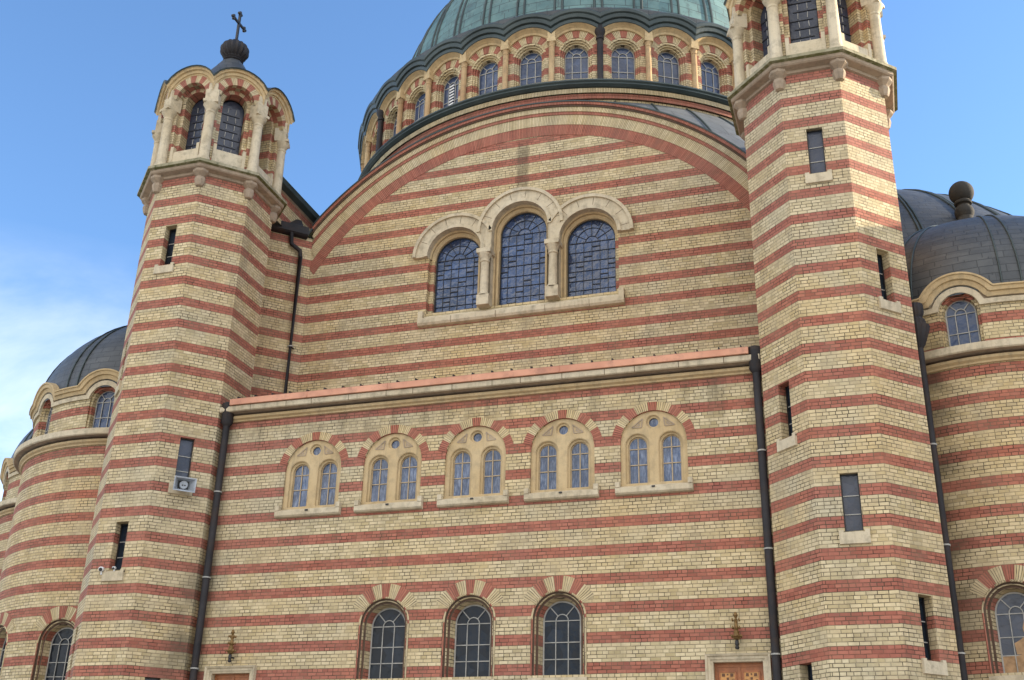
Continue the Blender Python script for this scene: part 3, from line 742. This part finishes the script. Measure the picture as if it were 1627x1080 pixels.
# ---- central dome
YD, RD, PH = 11.03, 8.03, radians(.8)
NB = 36; UB = RD*pi/NB
DR = cyl_fn(0, YD, RD); bays = list(range(-10, 11))
wins = [Op(RD*(k*2*pi/NB+PH), .46, 21.72, 22.66) for k in bays]
mb = MB(); full = RD*pi
wall(mb, DR, -full, full, 20.6, 23.85, wins, BR, du=.35)
for o in wins: reveal(mb, DR, o, [(0, 0), (0, -.05), (-.05, -.05), (-.05, -.11), (-.10, -.11), (-.10, -.26)], BR, 14)
drum = mb.build('drum', CH); tag(drum, 'striped round drum with a ring of arched windows')
for o in wins:
    m2 = MB(); p = Op(o.u, .365, 21.76, 22.66); pane(m2, DR, p, -.25, GS)
    arch_lattice(m2, DR, p, -.25, WB, .022, 0, (.40,), .36)
    if abs(o.u/RD-PH+radians(20)) < .01:       # white slatted sheet behind one pane
        for j in range(7): bar(m2, DR, (o.u-.10, 22.0+j*.11), (o.u+.08, 22.02+j*.11), .045, -.24, .02, WP)
    m2.build('drum_window', drum)
m2 = MB()
for k in range(NB):
    a = k*2*pi/NB+PH; f = DR
    if k in [q % NB for q in bays]: voussoirs(m2, DR, (RD*(a if a < pi else a-2*pi), 22.66), .53, .79, [9, 27, 45, 64, 90], .012, clip=UB)
m2.build('brick_arch', drum)
for k in bays:
    a = (k+.5)*2*pi/NB+PH; r = RD+.10; c = (r*sin(a), YD-r*cos(a), 0); R = Matrix.Rotation(a, 3, 'Z')
    m2 = MB()
    if k % 6 == 1:
        lathe(m2, c, [(.09, 21.4), (.09, 23.0), (.12, 23.02), (.12, 23.1), (.09, 23.12), (.15, 23.25), (.17, 23.4), (.17, 23.62)], BZ if False else PI, 10); m2.build('downpipe', drum, True)
    else:
        lathe(m2, c, [(.11, 21.4), (.11, 21.6), (.085, 21.65), (.085, 22.82), (.10, 22.84), (.085, 22.9), (.12, 23.0)], SB, 10); m2.box((c[0], c[1], 23.05), (.13, .12, .06), SG, R); m2.box((c[0], c[1], 23.22), (.11, .11, .12), SG, R)
        m2.build('column', drum, True)
m2 = MB(); m3 = MB()
for k in range(NB):
    a = k*2*pi/NB+PH; f = cyl_fn(0, YD, RD, a); um = lambda d: UB
    eave_arch(m2, f, (0, 22.66), [(.78, .0), (.78, .06), (.84, .08), (.88, .14), (.92, .22)], SG, 10, um)
    eave_arch(m3, f, (0, 22.66), [(.90, .16), (.93, .24), (1.02, .26), (1.04, .24), (1.06, .31), (1.16, .34), (1.18, .32), (1.21, .37), (1.30, .38), (1.36, .34), (1.42, .2), (1.6, -.3), (1.74, -.95)], DG, 10, um)
m2.build('eave', drum); tag(m3.build('roof_edge', drum), 'dark green scalloped roof edge')
# mouldings below the drum
m2 = MB(); LT = lambda prof, m, n=120: lathe(m2, (0, YD, 0), prof, m, n)
lathe(m2, (0, YD, 0), [(RD, 21.54), (RD+.2, 21.52), (RD+.36, 21.44), (RD+.38, 21.38), (RD+.34, 21.34), (RD+.36, 21.28), (RD+.28, 21.22), (RD+.2, 21.21)], DG, 144)
lathe(m2, (0, YD, 0), [(RD+.22, 21.215), (RD+.24, 21.20), (RD+.20, 21.08)], SY, 144)
lathe(m2, (0, YD, 0), [(RD+.14, 21.08), (RD+.16, 21.03), (RD+.13, 21.0), (RD+.12, 20.93)], SR, 144)
lathe(m2, (0, YD, 0), [(RD+.05, 20.93), (RD+.04, 20.62)], BR, 144)
m2.build('base_moulding', drum)
m2 = MB(); lathe(m2, (0, YD, 0), [(RD+.31, 23.86), (RD+.33, 24.0), (RD+.28, 24.06), (7.5, 24.24), (7.0, 24.42)], DK, 144); m2.build('dome_foot', drum, True)
# pendentive roof between the arches and the drum: a sphere cut by the four arch planes
m2 = MB(); RS = sqrt(8.40**2+(YD-D)**2); n = 160; S = 10; ZS = ZC
def SP(a, s):
    rmax = min((YD-D-.02)/max(1e-6, max(abs(cos(a)), abs(sin(a)))), RS-.05); r = RD+.04+(max(rmax, RD+.05)-RD-.04)*s
    return (r*sin(a), YD-r*cos(a), ZS+sqrt(RS*RS-r*r))
for i in range(n):
    a, b = 2*pi*i/n, 2*pi*(i+1)/n
    for j in range(S):
        m2.face([SP(a, j/S), SP(b, j/S), SP(b, (j+1)/S), SP(a, (j+1)/S)], SL, [(a*9, j*.3), (b*9, j*.3), (b*9, j*.3+.3), (a*9, j*.3+.3)])
for i in range(48):
    a = 2*pi*(i+.5)/48; P = [Vector(SP(a, j/S))+Vector((0, 0, .015)) for j in range(S+1)]
    if (P[0]-P[-1]).length > .4: tube(m2, P, .03, DG, 6)
m2.build('shoulder_roof', CH, True)
# the dome shell
def dome(name, parent, cx, cy, zc, R, zs, m, nrib, ribm, ph=0, ribw=.13, a0=0, a1=2*pi, sq=1.0, n=96, uvs=1.0, label=None, ribr=.035):
    mb = MB(); tmax = pi/2; prof = []
    if zs < zc: prof += [(R, zs)]
    prof += [(R*cos(t), zc+R*sq*sin(t)) for t in [tmax*i/20 for i in range(20)]]+[(.02, zc+R*sq)]
    lathe(mb, (cx, cy, 0), prof, m, n, 0, a0, a1)
    for i in range(nrib):
        a = ph+2*pi*i/nrib
        if a1-a0 < 6 and not (a0 <= ((a-a0) % (2*pi))+a0 <= a1): continue
        for s in (-1, 1):
            P = []
            for j in range(18):
                t = tmax*.96*j/17; r = R*cos(t)+.012; aa = a+s*(ribw/R)
                P.append((cx+r*sin(aa), cy-r*cos(aa), zc+R*sq*sin(t)+.008))
            tube(mb, P, ribr, ribm, 6)
    o = mb.build(name, parent, True)
    if label: tag(o, label)
    return o
cdome = dome('dome', CH, 0, YD, 24.9, 7.08, 24.2, PA, 36, DG, PH+pi/36, .12, n=144, label='great green copper dome', ribr=.04)

# ---- side chapels (exedrae)
def exedra(cx, cy, R, upper, lower, name, label, glass=GS, boards=(), finial=True, rd=3.62):
    fn = cyl_fn(cx, cy, R); lo_ = [Op(R*radians(a), .56, 4.56, 5.70) for a in lower]
    mb = MB(); wall(mb, fn, -R*pi, R*pi, -.25, 10.95, lo_, BR, du=.3)
    for o in lo_: reveal(mb, fn, o, [(0, 0), (0, -.035), (-.03, -.05), (-.05, -.05), (-.05, -.10), (-.10, -.10), (-.15, -.32)], [GR, GR, BR, BR, GR, BR])
    c = mb.build('side_chapel', CH); tag(c, label)
    for a in lower:
        f2 = cyl_fn(cx, cy, R, radians(a)); low_window(c, 0, f2, boards=a in boards, glass=GV if a in boards else None) if False else window_parts(c, f2, a in boards)
    m2 = MB(); lathe(m2, (cx, cy, 0), [(R-.05, 10.81), (R+.05, 10.82), (R+.06, 10.86), (R+.12, 10.90), (R+.12, 10.96), (R+.03, 10.965), (R+.03, 11.02), (R+.27, 11.025), (R+.30, 11.05), (R+.30, 11.20), (R-.2, 11.32)], [SG, SG, SG, SG, GR, GR, SO, ST, ST, SM], 96)  # recess steps coloured dark as a painted shadow line
    m2.build('cornice', c)
    r = 3.95; f = cyl_fn(cx, cy, r); ups = [Op(r*radians(a), .42, 11.3, 12.12) for a in upper]
    m2 = MB(); wall(m2, f, -r*pi, r*pi, 11.2, 12.4, [Op(o.u, .42, 11.3, None, 12.4) for o in ups], BR, du=.25)
    for o in ups:
        nn = 16
        for i in range(nn):     # brick above the arch up to the hood
            x0, x1 = o.u-o.hw*cos(pi*i/nn), o.u-o.hw*cos(pi*(i+1)/nn)
            m2.face([f(x0, o.hi(x0)), f(x1, o.hi(x1)), f(x1, o.hi(x1)+.45), f(x0, o.hi(x0)+.45)], BR, [(x0, o.hi(x0)), (x1, o.hi(x1)), (x1, o.hi(x1)+.45), (x0, o.hi(x0)+.45)])
        reveal(m2, f, o, [(0, 0), (0, -.06), (-.06, -.06), (-.08, -.22)], BR, 16)
    d = m2.build('chapel_drum', c)
    # scalloped stone cornice: straight runs and hoods in one sweep
    m2 = MB(); prof = [(0, 0), (.06, .0), (.07, .13), (.015, .135), (.015, .165), (.09, .17), (.12, .25), (.12, .27), (.17, .28), (.19, .37), (.22, .38), (.22, .42), (-.15, .47)]
    H = .43; ang = sorted(upper); us = set()
    full = r*pi; us |= {-full+2*full*q/120 for q in range(121)}
    for a in ang:
        us |= {r*radians(a)+.9*sin(pi*(q/30-.5)) for q in range(31)} | {r*radians(a)-H*cos(pi*q/20) for q in range(21)}
    us = sorted(us)
    def zo(u, o):
        z = 12.19+o*.87
        for a in ang:
            x = u-r*radians(a)
            if abs(x) < H+o: z = max(z, 12.12+sqrt((H+o)**2-x*x))
        return z
    for u0, u1 in zip(us, us[1:]):
        if u1-u0 < 1e-4: continue
        for j in range(len(prof)-1):
            (d0, o0), (d1, o1) = prof[j], prof[j+1]
            m2.face([f(u0, zo(u0, o0), d0), f(u1, zo(u1, o0), d0), f(u1, zo(u1, o1), d1), f(u0, zo(u0, o1), d1)], SO if j in (2, 3) else SG if j not in (0, 1, 4) else ST)
    m2.build('eave', c)
    for o in ups:
        m3 = MB(); p = Op(o.u, .335, 11.33, 12.14); pane(m3, f, p, -.2, glass)
        arch_lattice(m3, f, p, -.2, WB, .02, 0, (.45,), .36); m3.build('drum_window', c)
    dome('dome', c, cx, cy, 12.6, 4.0, 12.5, DK, 11, DG, radians(upper[0])+pi/11, .2, sq=.8, n=72, ribr=.022)
    if finial:
        m3 = MB()
        lathe(m3, (cx, cy, 0), [(.52, 15.72), (.46, 15.95), (.34, 16.15), (.26, 16.32), (.20, 16.42), (.19, 16.48), (.235, 16.56), (.245, 16.66), (.21, 16.76), (.15, 16.82), (.15, 16.85), (.215, 16.87), (.225, 16.91), (.20, 16.95), (.19, 16.97)]+
              [(.315*sin(q), 17.22-.32*cos(q)) for q in [radians(x) for x in range(40, 181, 12)]], FS, 24)
        m3.build('finial', c, True)
    return c
def window_parts(parent, fn, boards):
    mb = MB(); p = Op(0, .41, 4.56, 5.70); arch_lattice(mb, fn, p, -.30, WB, .018, 0, (.31, .61), .33)
    pane(mb, fn, p, -.30, GV if boards else GD)
    if boards:
        for q in ([(-.40, 4.57), (.40, 4.57), (.40, 4.90), (.05, 4.94), (-.12, 4.90), (-.40, 4.925)], [(-.10, 4.93), (.40, 4.93), (.40, 5.27), (.12, 5.28), (.02, 5.21), (-.12, 5.14)],
                  [(.10, 5.29), (.40, 5.29), (.40, 5.66), (.30, 5.67), (.14, 5.60), (.08, 5.42)]):
            mb.face([fn(u, z, -.292) for u, z in q], BD)
    mb.build('arched_window', parent)
    m2 = MB(); extr(m2, fn, [(-.25, 4.57), (.07, 4.50), (.07, 4.40), (0, 4.38)], -.62, .62, ST, .2); m2.build('sill', parent)
    m2 = MB(); voussoirs(m2, fn, (0, 5.70), .60, .89, [8, 25, 42, 60], .01)
    o = Op(0, .56, 4.56, 5.70); O1, O2, O3 = o.outline(.0, 24), o.outline(.02, 24), o.outline(.04, 24)
    for k in range(len(O1)-1):
        m_ = SR if (k % 4 == 0) else SY
        m2.face([fn(*O1[k], .004), fn(*O1[k+1], .004), fn(*O2[k+1], .022), fn(*O2[k], .022)], m_); m2.face([fn(*O2[k], .022), fn(*O2[k+1], .022), fn(*O3[k+1], .002), fn(*O3[k], .002)], m_)
    m2.build('brick_arch', parent)
exedra(11.463, 4.829, 4.033, [-12, 22, 56, -46], [-9.2, 24], 'side_chapel', 'round right chapel with a dark dome and a ball finial', boards=(-9.2,), rd=3.40)
exedra(-11.463, 4.829, 4.033, [5, -29, -63, 39], [5, -28], 'side_chapel', 'round left chapel with a dark dome beside the left tower', rd=3.7)
exedra(-16.8, 9.9, 4.033, [-40, -74, -6], [-40], 'side_chapel', 'farther round chapel at the far left edge')

# ---- side halves of the cathedral: half domes on the transverse axis, and an added unseen block that shades the right tower and chapel
for s in (1, -1):
    mb = MB(); f = cyl_fn(s*8.5, YD, 8.0); wall(mb, f, -8*pi, 8*pi, -.25, 12.2, [], BR, du=.6)
    a = mb.build('apse', CH); tag(a, '%s apse behind the chapels' % ('right' if s > 0 else 'left'))
    dome('half_dome', a, s*8.5, YD, 12.0, 8.1, 12.0, DK, 30, DG, .05, .06, n=96, ribr=.035)
mb = MB()
for (x0, x1, y0, y1, z) in ((17, 27, .5, 22, 16.75),):
    c = [(x0, y0), (x1, y0), (x1, y1), (x0, y1)]
    for i in range(4):
        p, q = c[i], c[(i+1) % 4]; l = hypot(p[0]-q[0], p[1]-q[1])
        mb.face([(*p, -.25), (*q, -.25), (*q, z), (*p, z)], BR, [(0, -.25), (l, -.25), (l, z), (0, z)])
    mb.face([(*p, z) for p in c], DK)
mb.build('shade_block', CH)

# ================================================================== things fixed to it
def lamp(x, label):
    o = empty('wall_lamp', (x, -.16, 4.95)); tag(o, label, 'wall lamp', 'ornate lamps above the doors')
    mb = MB(); lathe(mb, (0, 0, 0), [(0, 0), (.035, .01), (.045, .04), (.03, .07), (.04, .1), (.035, .17), (.02, .19)], BK, 12); mb.box((0, .08, .12), (.015, .08, .015), BK); mb.build('holder', o)
    mb = MB(); lathe(mb, (0, 0, 0), [(.02, .18), (.06, .20), (.08, .235), (.10, .245), (.08, .26), (.055, .30), (.06, .34), (.035, .38), (.05, .40), (.04, .44), (.03, .50), (.04, .55), (.02, .60), (.045, .66), (.02, .72), (0, .73)], BZ, 12)
    for z, r in ((.245, .105), (.41, .075), (.56, .075)):
        for k in range(6):
            a = k*pi/3; lathe(mb, (r*sin(a), r*cos(a), z), [(0, -.02), (.022, 0), (.012, .03), (0, .05)], BZ, 6)
    mb.build('gilded_body', o)
lamp(5.64, 'ornate bronze lamp above the right wooden door'); lamp(-5.60, 'ornate bronze lamp above the left door beside the tower')

def on_face(cx, k, u, z, d): return oct_face(cx, k, TA)(u, z, d)
# loudspeaker on the left tower
o = empty('loudspeaker', on_face(TXL, 1, .02, 8.95, .13)); o.rotation_euler = (radians(8), 0, radians(45))
o.scale = (1.12,)*3; tag(o, 'grey horn loudspeaker on the sill of the left tower slit window', 'loudspeaker')
mb = MB(); A = [(-.23, -.22, -.15), (.23, -.22, -.15), (.23, -.22, .15), (-.23, -.22, .15)]; B = [(-.10, .10, -.07), (.10, .10, -.07), (.10, .10, .07), (-.10, .10, .07)]
I = [(-.205, -.215, -.125), (.205, -.215, -.125), (.205, -.215, .125), (-.205, -.215, .125)]; J = [(-.11, -.02, -.08), (.11, -.02, -.08), (.11, -.02, .08), (-.11, -.02, .08)]
for k in range(4):
    k2 = (k+1) % 4
    mb.face([A[k], A[k2], B[k2], B[k]], GP); mb.face([A[k], A[k2], I[k2], I[k]], GP); mb.face([I[k], I[k2], J[k2], J[k]], GP)
mb.face(J, BK); mb.face(B, GP); mb.build('horn', o)
mb = MB(); P = [(.085*sin(2*pi*k/16), -.10, .085*cos(2*pi*k/16)) for k in range(16)]; Q = [(p[0], -.03, p[2]) for p in P]; mb.face(P, GP)
for k in range(16): mb.face([P[k], P[(k+1) % 16], Q[(k+1) % 16], Q[k]], GP)
for s in (-1, 1): mb.box((s*.025, -.103, -.012), (.016, .004, .012), BK)
mb.build('driver', o)
# two security cameras on a sill of the left tower
for (u, z, d, dd, lab) in ((-.29, 6.93, .10, 0, 'white security camera mounted left of the tower window sill'), (.02, 6.95, .06, 1, 'small white security camera on the middle of the tower sill')):
    o = empty('security_camera', on_face(TXL, 0, u, z, d)); o.rotation_euler = (radians(12), 0, radians(20)); tag(o, lab, 'security camera')
    r = .055 if dd == 0 else .035; l = .05
    mb = MB(); tube(mb, [(0, -l, 0), (0, l, 0)], r, WP, 12); mb.build('housing', o)
    mb = MB(); tube(mb, [(0, -l-.012, -.01), (0, -l+.0, -.01)], r*.75, BK, 12); mb.build('lens', o)
    mb = MB(); mb.box((0, l*.5, -r-.03), (.015, .015, .04), WP); mb.build('mount', o)
